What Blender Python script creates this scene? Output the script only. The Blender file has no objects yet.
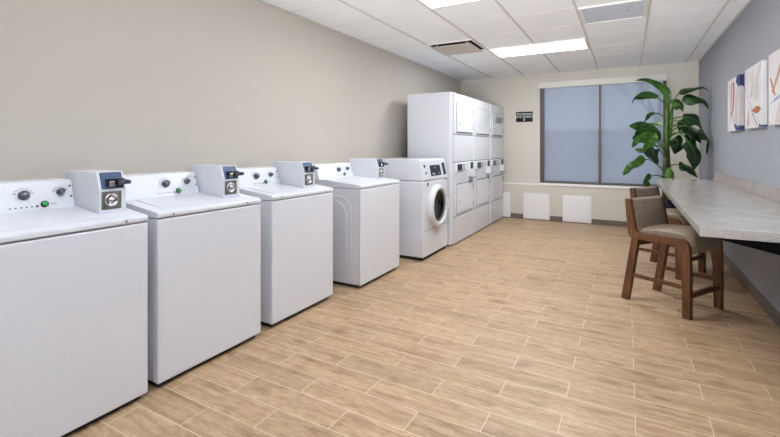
import bpy, bmesh, math, random
from mathutils import Vector, Matrix

C = bpy.context.scene.collection
R = math.radians
random.seed(7)

# ------------------------------------------------------------------ materials
def lin(c):
    def f(v):
        v /= 255.0
        return v / 12.92 if v <= 0.04045 else ((v + 0.055) / 1.055) ** 2.4
    return (f(c[0]), f(c[1]), f(c[2]), 1.0)

def mat(name, col, rough=0.5, metal=0.0, spec=0.5, noise=None, bump=None, emit=0.0, coat=0.0):
    m = bpy.data.materials.new(name); m.use_nodes = True
    nt = m.node_tree; b = nt.nodes['Principled BSDF']
    b.inputs['Base Color'].default_value = lin(col)
    b.inputs['Roughness'].default_value = rough
    b.inputs['Metallic'].default_value = metal
    b.inputs['Specular IOR Level'].default_value = spec
    b.inputs['Coat Weight'].default_value = coat
    if emit:
        b.inputs['Emission Color'].default_value = lin(col)
        b.inputs['Emission Strength'].default_value = emit
    tc = nt.nodes.new('ShaderNodeTexCoord')
    if noise:                       # (scale, second colour, detail)
        n = nt.nodes.new('ShaderNodeTexNoise'); n.inputs['Scale'].default_value = noise[0]
        n.inputs['Detail'].default_value = noise[2] if len(noise) > 2 else 4
        r = nt.nodes.new('ShaderNodeValToRGB')
        r.color_ramp.elements[0].position = 0.35; r.color_ramp.elements[1].position = 0.68
        r.color_ramp.elements[0].color = lin(col); r.color_ramp.elements[1].color = lin(noise[1])
        nt.links.new(tc.outputs['Object'], n.inputs['Vector'])
        nt.links.new(n.outputs['Fac'], r.inputs['Fac'])
        nt.links.new(r.outputs['Color'], b.inputs['Base Color'])
    if bump:                        # (scale, strength)
        n = nt.nodes.new('ShaderNodeTexNoise'); n.inputs['Scale'].default_value = bump[0]
        n.inputs['Detail'].default_value = 3
        bp = nt.nodes.new('ShaderNodeBump'); bp.inputs['Strength'].default_value = bump[1]
        bp.inputs['Distance'].default_value = 0.004
        nt.links.new(tc.outputs['Object'], n.inputs['Vector'])
        nt.links.new(n.outputs['Fac'], bp.inputs['Height'])
        nt.links.new(bp.outputs['Normal'], b.inputs['Normal'])
    return m

def floor_mat():
    m = bpy.data.materials.new('wood_look_tile'); m.use_nodes = True
    nt = m.node_tree; N = nt.nodes; L = nt.links; b = N['Principled BSDF']
    tc = N.new('ShaderNodeTexCoord')
    mp = N.new('ShaderNodeMapping'); mp.inputs['Location'].default_value = (0.272 + 0.619 * 20, -1.245 + 0.1603 * 60, 0)
    L.new(tc.outputs['Object'], mp.inputs['Vector'])
    br = N.new('ShaderNodeTexBrick')
    br.offset = 0.5; br.offset_frequency = 2; br.squash = 1.0
    br.inputs['Color1'].default_value = (0, 0, 0, 1); br.inputs['Color2'].default_value = (1, 1, 1, 1)
    br.inputs['Mortar'].default_value = (0.5, 0.5, 0.5, 1)
    br.inputs['Scale'].default_value = 1.0
    br.inputs['Mortar Size'].default_value = 0.002
    br.inputs['Mortar Smooth'].default_value = 0.2
    br.inputs['Bias'].default_value = 0.0
    br.inputs['Brick Width'].default_value = 0.619; br.inputs['Row Height'].default_value = 0.1603
    L.new(mp.outputs['Vector'], br.inputs['Vector'])
    # grain: noise stretched along the plank, shifted per plank
    sc = N.new('ShaderNodeVectorMath'); sc.operation = 'MULTIPLY'; sc.inputs[1].default_value = (1.5, 22.0, 1.0)
    L.new(mp.outputs['Vector'], sc.inputs[0])
    w = N.new('ShaderNodeMath'); w.operation = 'MULTIPLY'; w.inputs[1].default_value = 37.0
    L.new(br.outputs['Color'], w.inputs[0])
    n1 = N.new('ShaderNodeTexNoise'); n1.noise_dimensions = '4D'; n1.inputs['Scale'].default_value = 1.3
    n1.inputs['Detail'].default_value = 6; n1.inputs['Roughness'].default_value = 0.62; n1.inputs['Distortion'].default_value = 0.7
    L.new(sc.outputs['Vector'], n1.inputs['Vector']); L.new(w.outputs[0], n1.inputs['W'])
    r1 = N.new('ShaderNodeValToRGB')
    e = r1.color_ramp.elements
    e[0].position = 0.22; e[0].color = lin((134, 105, 76))
    e[1].position = 0.72; e[1].color = lin((200, 174, 142))
    k = e.new(0.46); k.color = lin((180, 152, 121))
    L.new(n1.outputs['Fac'], r1.inputs['Fac'])
    # knots and smoky patches
    sc2 = N.new('ShaderNodeVectorMath'); sc2.operation = 'MULTIPLY'; sc2.inputs[1].default_value = (3.0, 7.0, 1.0)
    L.new(mp.outputs['Vector'], sc2.inputs[0])
    n2 = N.new('ShaderNodeTexNoise'); n2.noise_dimensions = '4D'; n2.inputs['Scale'].default_value = 1.5; n2.inputs['Detail'].default_value = 3
    L.new(sc2.outputs['Vector'], n2.inputs['Vector']); L.new(w.outputs[0], n2.inputs['W'])
    r2 = N.new('ShaderNodeValToRGB')
    r2.color_ramp.elements[0].position = 0.27; r2.color_ramp.elements[0].color = lin((188, 172, 158))
    r2.color_ramp.elements[1].position = 0.46; r2.color_ramp.elements[1].color = (1, 1, 1, 1)
    L.new(n2.outputs['Fac'], r2.inputs['Fac'])
    mx = N.new('ShaderNodeMix'); mx.data_type = 'RGBA'; mx.blend_type = 'MULTIPLY'; mx.inputs['Factor'].default_value = 0.7
    L.new(r1.outputs['Color'], mx.inputs['A']); L.new(r2.outputs['Color'], mx.inputs['B'])
    n3 = N.new('ShaderNodeTexNoise'); n3.inputs['Scale'].default_value = 14; n3.inputs['Detail'].default_value = 5; n3.inputs['Roughness'].default_value = .7
    sc3 = N.new('ShaderNodeVectorMath'); sc3.operation = 'MULTIPLY'; sc3.inputs[1].default_value = (1.0, 3.2, 1.0)
    L.new(mp.outputs['Vector'], sc3.inputs[0]); L.new(sc3.outputs['Vector'], n3.inputs['Vector'])
    r3 = N.new('ShaderNodeValToRGB')
    r3.color_ramp.elements[0].position = 0.32; r3.color_ramp.elements[0].color = lin((216, 204, 192))
    r3.color_ramp.elements[1].position = 0.58; r3.color_ramp.elements[1].color = (1, 1, 1, 1)
    L.new(n3.outputs['Fac'], r3.inputs['Fac'])
    mx3 = N.new('ShaderNodeMix'); mx3.data_type = 'RGBA'; mx3.blend_type = 'MULTIPLY'; mx3.inputs['Factor'].default_value = .8
    L.new(mx.outputs['Result'], mx3.inputs['A']); L.new(r3.outputs['Color'], mx3.inputs['B']); mx = mx3
    # plank to plank tone
    tone = N.new('ShaderNodeMapRange'); tone.inputs['To Min'].default_value = 0.90; tone.inputs['To Max'].default_value = 1.04
    L.new(br.outputs['Color'], tone.inputs['Value'])
    mx2 = N.new('ShaderNodeVectorMath'); mx2.operation = 'SCALE'
    L.new(mx.outputs['Result'], mx2.inputs[0]); L.new(tone.outputs['Result'], mx2.inputs['Scale'])
    mg = N.new('ShaderNodeMix'); mg.data_type = 'RGBA'
    L.new(br.outputs['Fac'], mg.inputs['Factor']); L.new(mx2.outputs['Vector'], mg.inputs['A'])
    mg.inputs['B'].default_value = lin((214, 196, 174))
    L.new(mg.outputs['Result'], b.inputs['Base Color'])
    rr = N.new('ShaderNodeMapRange'); rr.inputs['To Min'].default_value = 0.38; rr.inputs['To Max'].default_value = 0.52
    L.new(n1.outputs['Fac'], rr.inputs['Value']); L.new(rr.outputs['Result'], b.inputs['Roughness'])
    b.inputs['Specular IOR Level'].default_value = 0.4
    bp = N.new('ShaderNodeBump'); bp.invert = True; bp.inputs['Strength'].default_value = 0.35; bp.inputs['Distance'].default_value = 0.002
    L.new(br.outputs['Fac'], bp.inputs['Height']); L.new(bp.outputs['Normal'], b.inputs['Normal'])
    return m

def ceiling_mat():
    m = bpy.data.materials.new('acoustic_tile'); m.use_nodes = True
    nt = m.node_tree; N = nt.nodes; L = nt.links; b = N['Principled BSDF']
    tc = N.new('ShaderNodeTexCoord')
    n = N.new('ShaderNodeTexNoise'); n.inputs['Scale'].default_value = 160; n.inputs['Detail'].default_value = 3
    L.new(tc.outputs['Object'], n.inputs['Vector'])
    r = N.new('ShaderNodeValToRGB')
    r.color_ramp.elements[0].position = 0.3; r.color_ramp.elements[0].color = lin((234, 236, 238))
    r.color_ramp.elements[1].position = 0.6; r.color_ramp.elements[1].color = lin((246, 249, 252))
    L.new(n.outputs['Fac'], r.inputs['Fac']); L.new(r.outputs['Color'], b.inputs['Base Color'])
    bp = N.new('ShaderNodeBump'); bp.inputs['Strength'].default_value = 0.25; bp.inputs['Distance'].default_value = 0.002
    L.new(n.outputs['Fac'], bp.inputs['Height']); L.new(bp.outputs['Normal'], b.inputs['Normal'])
    b.inputs['Roughness'].default_value = 0.95; b.inputs['Specular IOR Level'].default_value = 0.1
    return m

def shade_mat():
    m = bpy.data.materials.new('screen_fabric'); m.use_nodes = True
    nt = m.node_tree; N = nt.nodes; L = nt.links
    for x in list(N): N.remove(x)
    out = N.new('ShaderNodeOutputMaterial')
    tc = N.new('ShaderNodeTexCoord')
    wv = N.new('ShaderNodeTexNoise'); wv.inputs['Scale'].default_value = 90; wv.inputs['Detail'].default_value = 2
    L.new(tc.outputs['Object'], wv.inputs['Vector'])
    cr = N.new('ShaderNodeValToRGB')
    cr.color_ramp.elements[0].color = lin((150, 152, 158)); cr.color_ramp.elements[1].color = lin((176, 178, 184))
    L.new(wv.outputs['Fac'], cr.inputs['Fac'])
    d = N.new('ShaderNodeBsdfDiffuse'); t = N.new('ShaderNodeBsdfTranslucent'); tr = N.new('ShaderNodeBsdfTransparent')
    L.new(cr.outputs['Color'], d.inputs['Color']); L.new(cr.outputs['Color'], t.inputs['Color'])
    m1 = N.new('ShaderNodeMixShader'); m1.inputs[0].default_value = 0.5
    L.new(d.outputs[0], m1.inputs[1]); L.new(t.outputs[0], m1.inputs[2])
    m2 = N.new('ShaderNodeMixShader'); m2.inputs[0].default_value = 0.075
    L.new(m1.outputs[0], m2.inputs[1]); L.new(tr.outputs[0], m2.inputs[2])
    L.new(m2.outputs[0], out.inputs['Surface'])
    return m

def glass_mat():
    m = bpy.data.materials.new('window_glass'); m.use_nodes = True
    nt = m.node_tree; N = nt.nodes; L = nt.links
    for x in list(N): N.remove(x)
    out = N.new('ShaderNodeOutputMaterial')
    tr = N.new('ShaderNodeBsdfTransparent'); tr.inputs['Color'].default_value = (0.86, 0.9, 0.92, 1)
    g = N.new('ShaderNodeBsdfGlossy'); g.inputs['Roughness'].default_value = 0.02
    mx = N.new('ShaderNodeMixShader'); mx.inputs[0].default_value = 0.06
    L.new(tr.outputs[0], mx.inputs[1]); L.new(g.outputs[0], mx.inputs[2]); L.new(mx.outputs[0], out.inputs['Surface'])
    return m

def wood_mat():
    m = bpy.data.materials.new('walnut'); m.use_nodes = True
    nt = m.node_tree; N = nt.nodes; L = nt.links; b = N['Principled BSDF']
    tc = N.new('ShaderNodeTexCoord')
    sc = N.new('ShaderNodeMapping'); sc.inputs['Scale'].default_value = (26, 26, 3)
    L.new(tc.outputs['Object'], sc.inputs['Vector'])
    n = N.new('ShaderNodeTexNoise'); n.inputs['Scale'].default_value = 1.6; n.inputs['Detail'].default_value = 5; n.inputs['Distortion'].default_value = 0.5
    L.new(sc.outputs['Vector'], n.inputs['Vector'])
    r = N.new('ShaderNodeValToRGB')
    r.color_ramp.elements[0].position = 0.3; r.color_ramp.elements[0].color = lin((70, 42, 23))
    r.color_ramp.elements[1].position = 0.7; r.color_ramp.elements[1].color = lin((120, 77, 46))
    L.new(n.outputs['Fac'], r.inputs['Fac']); L.new(r.outputs['Color'], b.inputs['Base Color'])
    b.inputs['Roughness'].default_value = 0.42
    return m

def quartz_mat(c1, c2):
    m = bpy.data.materials.new('quartz'); m.use_nodes = True
    nt = m.node_tree; N = nt.nodes; L = nt.links; b = N['Principled BSDF']
    tc = N.new('ShaderNodeTexCoord')
    n = N.new('ShaderNodeTexNoise'); n.inputs['Scale'].default_value = 150; n.inputs['Detail'].default_value = 2
    n2 = N.new('ShaderNodeTexNoise'); n2.inputs['Scale'].default_value = 9; n2.inputs['Detail'].default_value = 5
    L.new(tc.outputs['Object'], n.inputs['Vector']); L.new(tc.outputs['Object'], n2.inputs['Vector'])
    r = N.new('ShaderNodeValToRGB')
    r.color_ramp.elements[0].position = 0.3; r.color_ramp.elements[0].color = lin(c1)
    r.color_ramp.elements[1].position = 0.6; r.color_ramp.elements[1].color = lin(c2)
    r2 = N.new('ShaderNodeValToRGB')
    r2.color_ramp.elements[0].position = 0.35; r2.color_ramp.elements[0].color = lin((240, 238, 236))
    r2.color_ramp.elements[1].position = 0.65; r2.color_ramp.elements[1].color = (1, 1, 1, 1)
    L.new(n.outputs['Fac'], r.inputs['Fac']); L.new(n2.outputs['Fac'], r2.inputs['Fac'])
    mx = N.new('ShaderNodeMix'); mx.data_type = 'RGBA'; mx.blend_type = 'MULTIPLY'; mx.inputs['Factor'].default_value = 1
    L.new(r.outputs['Color'], mx.inputs['A']); L.new(r2.outputs['Color'], mx.inputs['B'])
    L.new(mx.outputs['Result'], b.inputs['Base Color'])
    b.inputs['Roughness'].default_value = 0.16; b.inputs['Specular IOR Level'].default_value = 0.5
    return m

def leaf_mat(name, c1, c2, blotch=None):
    m = bpy.data.materials.new(name); m.use_nodes = True
    nt = m.node_tree; N = nt.nodes; L = nt.links; b = N['Principled BSDF']
    tc = N.new('ShaderNodeTexCoord')
    n = N.new('ShaderNodeTexNoise'); n.inputs['Scale'].default_value = 11; n.inputs['Detail'].default_value = 4
    L.new(tc.outputs['Object'], n.inputs['Vector'])
    r = N.new('ShaderNodeValToRGB')
    r.color_ramp.elements[0].position = 0.35; r.color_ramp.elements[0].color = lin(c1)
    r.color_ramp.elements[1].position = 0.6; r.color_ramp.elements[1].color = lin(c2)
    if blotch:
        k = r.color_ramp.elements.new(0.68); k.color = lin(blotch)
    L.new(n.outputs['Fac'], r.inputs['Fac']); L.new(r.outputs['Color'], b.inputs['Base Color'])
    b.inputs['Roughness'].default_value = 0.32
    b.inputs['Subsurface Weight'].default_value = 0.0
    return m

M = dict(
    floor=floor_mat(), ceil=ceiling_mat(), shade=shade_mat(), glass=glass_mat(), wood=wood_mat(), quartz=quartz_mat((162, 157, 154), (194, 190, 188)), quartz2=quartz_mat((148, 139, 133), (182, 173, 167)),
    wall_l=mat('paint_greige', (199, 193, 184), 0.85, spec=0.2, bump=(220, 0.12)),
    wall_f=mat('paint_cream', (214, 209, 199), 0.85, spec=0.2, bump=(220, 0.12)),
    wall_r=mat('paint_bluegrey', (154, 157, 164), 0.7, spec=0.3, bump=(220, 0.12)),
    base=mat('rubber_base', (110, 99, 92), 0.55),
    sill=mat('sill_white', (244, 244, 244), 0.4),
    tbar=mat('grid_white_shaded', (212, 208, 204), 0.6),  # reveal shadow along the long bars put into their darker tone
    tbar2=mat('grid_white_fine', (220, 219, 217), 0.6),
    enamel=mat('white_enamel', (216, 218, 226), 0.22, spec=0.5, bump=(500, 0.02)),
    enamel2=mat('white_enamel_panel', (215, 218, 226), 0.28),
    console=mat('console_white', (226, 229, 236), 0.3),
    black=mat('black_plastic', (26, 26, 29), 0.4),
    toe=mat('toe_black', (30, 28, 27), 0.7),
    seam=mat('seam_grey', (120, 121, 128), 0.6),
    knob=mat('knob_grey', (78, 80, 90), 0.35),
    knobtop=mat('knob_cap', (130, 132, 142), 0.25, metal=0.6),
    green=mat('start_green', (30, 150, 75), 0.3, emit=0.25),
    legend=mat('legend_grey', (166, 168, 178), 0.5),
    chrome=mat('chrome', (200, 200, 202), 0.22, metal=1.0),
    steel=mat('steel', (150, 148, 145), 0.35, metal=0.9),
    bluegrey=mat('coin_blue', (70, 86, 118), 0.35, metal=0.3),
    screen=mat('screen_black', (24, 25, 30), 0.15),
    lcd=mat('lcd_grey', (132, 138, 146), 0.3),
    gasket=mat('gasket_grey', (90, 90, 94), 0.5),
    bowl=mat('door_bowl', (9, 9, 11), 0.08, spec=0.25),
    fabric=mat('taupe_vinyl', (128, 114, 99), 0.42, noise=(30, (148, 132, 115)), bump=(300, 0.1)),
    piping=mat('taupe_dark', (92, 78, 66), 0.6),
    bracket=mat('bracket_black', (9, 10, 13), 0.6, spec=.1),
    bronze=mat('bronze_frame', (84, 76, 72), 0.45, metal=0.2),
    fascia=mat('fascia_white', (224, 222, 214), 0.4),
    hem=mat('hem_bar', (98, 94, 94), 0.5),
    diff=mat('light_diffuser', (255, 253, 248), 0.4, emit=7.0),
    frame_white=mat('fixture_white', (228, 226, 222), 0.4),
    vent=mat('vent_plaque', (190, 182, 172), 0.6, noise=(120, (204, 196, 186))),
    dark=mat('cavity_dark', (22, 21, 20), 0.9),
    bluepanel=mat('blue_grey_panel', (198, 206, 217), 0.5, noise=(60, (205, 212, 221))),
    access=mat('access_white', (238, 238, 241), 0.45),
    sign=mat('sign_black', (16, 15, 15), 0.5, spec=.2),
    signw=mat('sign_letter', (240, 240, 240), 0.5),
    canvas=mat('canvas_white', (216, 213, 215), 0.8, noise=(5, (204, 199, 201)), bump=(260, 0.1)),
    navy=mat('paint_navy', (38, 46, 92), 0.7, noise=(20, (58, 70, 120))),
    rust=mat('paint_rust', (172, 108, 62), 0.7, noise=(14, (150, 92, 58))),
    tan=mat('paint_tan', (196, 160, 138), 0.8, noise=(10, (176, 140, 118))),
    lilac=mat('paint_lilac', (150, 156, 190), 0.8, noise=(12, (188, 190, 210))),
    mauve=mat('paint_mauve', (190, 180, 181), 0.8, noise=(9, (206, 198, 198))),
    pot=mat('pot_navy', (28, 40, 76), 0.25, spec=0.6),
    soil=mat('soil', (52, 38, 28), 0.95, noise=(40, (78, 58, 42))),
    trunk=mat('cane', (50, 44, 28), 0.7, noise=(14, (78, 88, 40))),
    stem=mat('stem_green', (88, 126, 46), 0.45, noise=(12, (56, 92, 32))),
    sheath=mat('sheath_green', (104, 142, 46), 0.45, noise=(9, (44, 84, 26))),
    leaf=leaf_mat('leaf_dark', (12, 30, 13), (30, 64, 24)),
    leaf2=leaf_mat('leaf_mid', (22, 54, 18), (58, 104, 36)),
    leaf3=leaf_mat('leaf_variegated', (42, 98, 34), (98, 150, 62), (176, 196, 128)),
    leaf4=leaf_mat('leaf_pale', (120, 150, 104), (176, 192, 160), (205, 214, 192)),
    bark=mat('bark', (60, 54, 52), 0.9, noise=(8, (76, 70, 66))),
    block=mat('block_wall', (205, 202, 202), 0.9, noise=(3, (212, 209, 207))),
    asphalt=mat('asphalt', (168, 170, 176), 0.9, noise=(6, (182, 184, 188))),
)

# ------------------------------------------------------------------ mesh helpers
class MB:
    def __init__(self): self.bm = bmesh.new()
    def _merge(self, t, mi=0, smooth=False):
        for f in t.faces:
            f.material_index = mi; f.smooth = smooth
        me = bpy.data.meshes.new('tmp'); t.to_mesh(me); t.free()
        self.bm.from_mesh(me); bpy.data.meshes.remove(me)
        return self
    def box(self, x0, x1, y0, y1, z0, z1, bev=0.0, seg=2, mi=0, taper=None):
        t = bmesh.new()
        v = [t.verts.new(p) for p in ((x0,y0,z0),(x1,y0,z0),(x1,y1,z0),(x0,y1,z0),(x0,y0,z1),(x1,y0,z1),(x1,y1,z1),(x0,y1,z1))]
        for q in ((3,2,1,0),(4,5,6,7),(0,1,5,4),(1,2,6,5),(2,3,7,6),(3,0,4,7)): t.faces.new([v[i] for i in q])
        if bev: bmesh.ops.bevel(t, geom=list(t.edges), offset=bev, segments=seg, affect='EDGES', profile=0.5)
        return self._merge(t, mi)
    def prism(self, pts, axis, a0, a1, bev=0.0, seg=2, mi=0, smooth=False):
        """pts: 2-D polygon; axis 'y': pts are (x,z); 'x': (y,z); 'z': (x,y)"""
        t = bmesh.new()
        def mk(p, a):
            return (p[0], a, p[1]) if axis == 'y' else (a, p[0], p[1]) if axis == 'x' else (p[0], p[1], a)
        A = [t.verts.new(mk(p, a0)) for p in pts]; B = [t.verts.new(mk(p, a1)) for p in pts]
        t.faces.new(A); t.faces.new(B[::-1]); n = len(pts)
        for i in range(n): t.faces.new((A[i], B[i], B[(i+1) % n], A[(i+1) % n])[::-1])
        bmesh.ops.recalc_face_normals(t, faces=list(t.faces))
        if bev: bmesh.ops.bevel(t, geom=list(t.edges), offset=bev, segments=seg, affect='EDGES', profile=0.5)
        return self._merge(t, mi, smooth)
    def lathe(self, prof, n=32, mat4=None, mi=0, smooth=True):
        """prof: list of (radius, height) about local z; mat4 places it"""
        t = bmesh.new(); rings = []
        for r, z in prof:
            if r < 1e-5: rings.append([t.verts.new((0, 0, z))])
            else: rings.append([t.verts.new((r*math.cos(2*math.pi*i/n), r*math.sin(2*math.pi*i/n), z)) for i in range(n)])
        for a, b in zip(rings[:-1], rings[1:]):
            for i in range(n):
                j = (i+1) % n
                if len(a) == 1 and len(b) == 1: continue
                if len(a) == 1: t.faces.new((a[0], b[i], b[j]))
                elif len(b) == 1: t.faces.new((a[i], a[j], b[0]))
                else: t.faces.new((a[i], a[j], b[j], b[i]))
        bmesh.ops.recalc_face_normals(t, faces=list(t.faces))
        if mat4: bmesh.ops.transform(t, matrix=mat4, verts=list(t.verts))
        return self._merge(t, mi, smooth)
    def tube(self, pts, rad, n=8, mi=0):
        pts = [Vector(p) for p in pts]
        if not isinstance(rad, (list, tuple)): rad = [rad]*len(pts)
        t = bmesh.new(); rings = []; side = None
        for i, p in enumerate(pts):
            d = (pts[min(i+1, len(pts)-1)] - pts[max(i-1, 0)]).normalized()
            if side is None:
                side = d.cross(Vector((0, 0, 1)))
                if side.length < 1e-3: side = d.cross(Vector((1, 0, 0)))
            side = (side - d*side.dot(d)).normalized(); up = d.cross(side)
            rings.append([t.verts.new(p + (side*math.cos(2*math.pi*k/n) + up*math.sin(2*math.pi*k/n))*rad[i]) for k in range(n)])
        for a, b in zip(rings[:-1], rings[1:]):
            for k in range(n): t.faces.new((a[k], a[(k+1) % n], b[(k+1) % n], b[k]))
        t.faces.new(rings[0][::-1]); t.faces.new(rings[-1])
        bmesh.ops.recalc_face_normals(t, faces=list(t.faces))
        return self._merge(t, mi, True)
    def poly(self, pts, mi=0):
        t = bmesh.new(); t.faces.new([t.verts.new(p) for p in pts]); return self._merge(t, mi)
    def build(self, name, mats, parent=None):
        me = bpy.data.meshes.new(name); self.bm.to_mesh(me); self.bm.free()
        for m in (mats if isinstance(mats, (list, tuple)) else [mats]): me.materials.append(m)
        o = bpy.data.objects.new(name, me); C.objects.link(o)
        if parent: o.parent = parent
        return o

def tag(o, label, cat, group=None, kind=None):
    o['label'] = label; o['category'] = cat
    if group: o['group'] = group
    if kind: o['kind'] = kind
    return o
def thing(name, label, cat, loc=(0, 0, 0), rz=0.0, group=None):
    o = bpy.data.objects.new(name, None); o.empty_display_size = 0.1; C.objects.link(o)
    o.location = loc; o.rotation_euler = (0, 0, rz)
    return tag(o, label, cat, group)
def struct(o, label=None, cat=None):
    o['kind'] = 'structure'
    if label: o['label'] = label
    if cat: o['category'] = cat
    return o
def copy_tree(o, parent=None):
    c = o.copy(); C.objects.link(c)
    if parent: c.parent = parent
    for ch in list(o.children): copy_tree(ch, c)
    return c
def copy_thing(o, label, loc, rz=None):
    c = copy_tree(o); c['label'] = label; c.location = loc
    if rz is not None: c.rotation_euler = (0, 0, rz)
    return c
XF = Matrix.Rotation(R(90), 4, 'Y')                                 # lathe axis -> +x
def at(x, y, z): return Matrix.Translation((x, y, z))

# ------------------------------------------------------------------ room
XL, XR, YF, YB, H = -2.844, 0.969, 7.887, -2.6, 2.602
YW = YF + 0.05                                                      # upper far wall plane, above the sill ledge
WX0, WX1, WZ0, WZ1 = -1.352, 0.556, 0.66, 2.45

b = MB(); b.box(XL-.1, XR+.1, YB-.1, YW+.2, -.1, 0); struct(b.build('floor', M['floor']), 'wood-look plank tile floor in warm tan with pale grout', 'floor')
b = MB(); b.box(XL-.1, XR+.1, YB-.1, YW+.2, H+.004, H+.1); struct(b.build('ceiling', M['ceil']), 'white acoustic tile ceiling of the laundry room', 'ceiling')
b = MB(); b.box(XL-.1, XL, YB, YW+.2, 0, H+.05); struct(b.build('wall_left', M['wall_l']), 'plain greige wall behind the row of washers', 'wall')
b = MB(); b.box(XR, XR+.1, YB, YW+.2, 0, H+.05); struct(b.build('wall_right', M['wall_r']), 'blue-grey wall above the stone counter', 'wall')
b = MB(); b.box(XL-.1, XR+.1, YB-.1, YB, 0, H+.05); struct(b.build('wall_back', M['wall_l']), 'plain wall at the near end of the room', 'wall')
b = MB()
b.box(XL, WX0, YW, YW+.18, 0, H+.05); b.box(WX1, XR, YW, YW+.18, 0, H+.05)
b.box(WX0, WX1, YW, YW+.18, 0, WZ0); b.box(WX0, WX1, YW, YW+.18, WZ1, H+.05)
b.box(XL, XR, YF, YW, 0, 0.618)
struct(b.build('wall_far', M['wall_f']), 'cream end wall around the wide window', 'wall')
b = MB(); b.box(XL, XR, YF-.004, YW, .618, .64, .003); b.box(WX0, WX1, YF-.02, YW+.10, .618, .658, .004)
struct(b.build('trim_1', M['sill']), 'thin white ledge and sill running under the window', 'sill')
b = MB(); b.box(XL, XR, YF-.012, YF, 0, .088, .003); struct(b.build('baseboard_far', M['base']), 'dark grey rubber baseboard under the window wall', 'baseboard')
b = MB(); b.box(XR-.012, XR, YB, YF-.012, 0, .10, .003); struct(b.build('baseboard_right', M['base']), 'dark grey rubber baseboard along the blue-grey wall', 'baseboard')

# ceiling grid
GX = [-2.217 + .602*i for i in range(6)]
GY = [5.525 + .605*i for i in range(-13, 4)]
b = MB()
for x in GX: b.box(x-.009, x+.009, YB, YW, H-.006, H+.004)
for x in (XL, XR): b.box(max(XL, x-.018), min(XR, x+.018), YB, YW, H-.006, H+.004)
struct(b.build('trim_2', M['tbar']), 'long metal bars of the ceiling grid', 'ceiling grid')
b = MB()
for y in GY: b.box(XL, XR, y-.005, y+.005, H+.002, H+.006)
b.box(XL, XR, YW-.018, YW, H-.005, H+.004)
struct(b.build('trim_3', M['tbar2']), 'thin cross bars of the ceiling grid', 'ceiling grid')

# window
win = thing('window_1', 'wide window in dark frame with two grey roller shades', 'window', (0, YW, 0)); win['kind'] = 'structure'
b = MB()
b.box(WX0, WX0+.07, -.0, .10, .658, WZ1, .004); b.box(WX1-.045, WX1, 0, .10, .658, WZ1, .004)
b.box(-.41, -.365, .012, .10, .658, WZ1, .004)
b.box(WX0, WX1, .03, .10, .658, .70, .004); b.box(WX0, WX1, .03, .10, WZ1-.05, WZ1, .004)
b.build('window_frame', M['bronze'], win)
for x0, x1 in ((WX0+.07, -.41), (-.365, WX1-.045)):
    b = MB(); b.box(x0, x1, .068, .074, .70, WZ1-.05); b.build('pane', M['glass'], win)
    b = MB(); b.poly([(x0+.004, .035, .685), (x1-.004, .035, .685), (x1-.004, .035, 2.36), (x0+.004, .035, 2.36)])
    s = b.build('roller_shade', M['shade'], win)
    b = MB(); b.box(x0+.002, x1-.002, .026, .040, .672, .692, .003); b.build('hem_bar', M['hem'], s)
b = MB(); b.box(WX0-.012, WX1+.006, -.045, .03, 2.345, 2.452, .004); b.build('shade_fascia', M['fascia'], win)

# white access panels
spots = ((-2.31, 'white square access panel on the end wall, half hidden by the dryers'),
         (-1.627, 'white square access panel under the left end of the window'),
         (-.962, 'white square access panel under the middle of the window, nearest the bar stools'))
first = None
for x, lab in spots:
    if first is None:
        t = thing('access_panel', lab, 'access panel', (x, YF-.012, .012), 0, 'white access panels under the window')
        b = MB(); b.box(0, .452, -.012, 0, 0, .46, .004); b.build('frame', M['access'], t)
        b = MB(); b.box(.03, .422, -.018, -.010, .03, .43, .004); b.build('door_panel', M['access'], t)
        first = t
    else: copy_thing(first, lab, (x, YF-.012, .012))

# sign
sg = thing('wall_sign', 'small black sign with white lettering left of the window', 'sign', (-1.622, YW, 1.85))
b = MB(); b.box(-.148, .148, -.012, 0, -.092, .092, .004); b.build('plate', M['sign'], sg)
def text(body, size, x, z, parent, name):
    cu = bpy.data.curves.new(name, 'FONT'); cu.body = body; cu.size = size; cu.align_x = 'CENTER'; cu.align_y = 'CENTER'
    cu.extrude = .001; cu.materials.append(M['signw'])
    c = bpy.data.objects.new(name, cu); C.objects.link(c); bpy.context.view_layer.update()
    me = bpy.data.meshes.new_from_object(c.evaluated_get(bpy.context.evaluated_depsgraph_get()))
    bpy.data.objects.remove(c); bpy.data.curves.remove(cu)
    o = bpy.data.objects.new(name, me); C.objects.link(o); o.parent = parent; o['kind'] = 'stuff'
    o.location = (x, -.0135, z); o.rotation_euler = (R(90), 0, 0)
    return o
text('MAXIMUM', .056, 0, .046, sg, 'lettering'); text('OCCUPANCY', .055, 0, -.002, sg, 'lettering'); text('8', .062, 0, -.054, sg, 'numeral')

# ceiling fixtures
def ceiling_light(x0, x1, y0, y1, label):
    t = thing('ceiling_light', label, 'ceiling light', ((x0+x1)/2, (y0+y1)/2, H), 0, 'fluorescent ceiling panels')
    w, d = (x1-x0)/2, (y1-y0)/2
    b = MB()
    for q in ((-w, w, -d, -d+.022), (-w, w, d-.022, d), (-w, -w+.022, -d+.022, d-.022), (w-.022, w, -d+.022, d-.022)):
        b.box(q[0], q[1], q[2], q[3], -.012, .003, .002)
    b.build('frame', M['frame_white'], t)
    b = MB(); b.box(-w+.022, w-.022, -d+.022, d-.022, -.006, .002); b.build('diffuser', M['diff'], t)
ceiling_light(GX[1]+.011, GX[3]-.011, 5.531, 6.124, 'bright rectangular light panel in the ceiling, nearer the window')
ceiling_light(GX[1]+.011, GX[3]-.011, 3.111, 3.65, 'bright rectangular light panel cut by the top edge of the photo')

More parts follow.
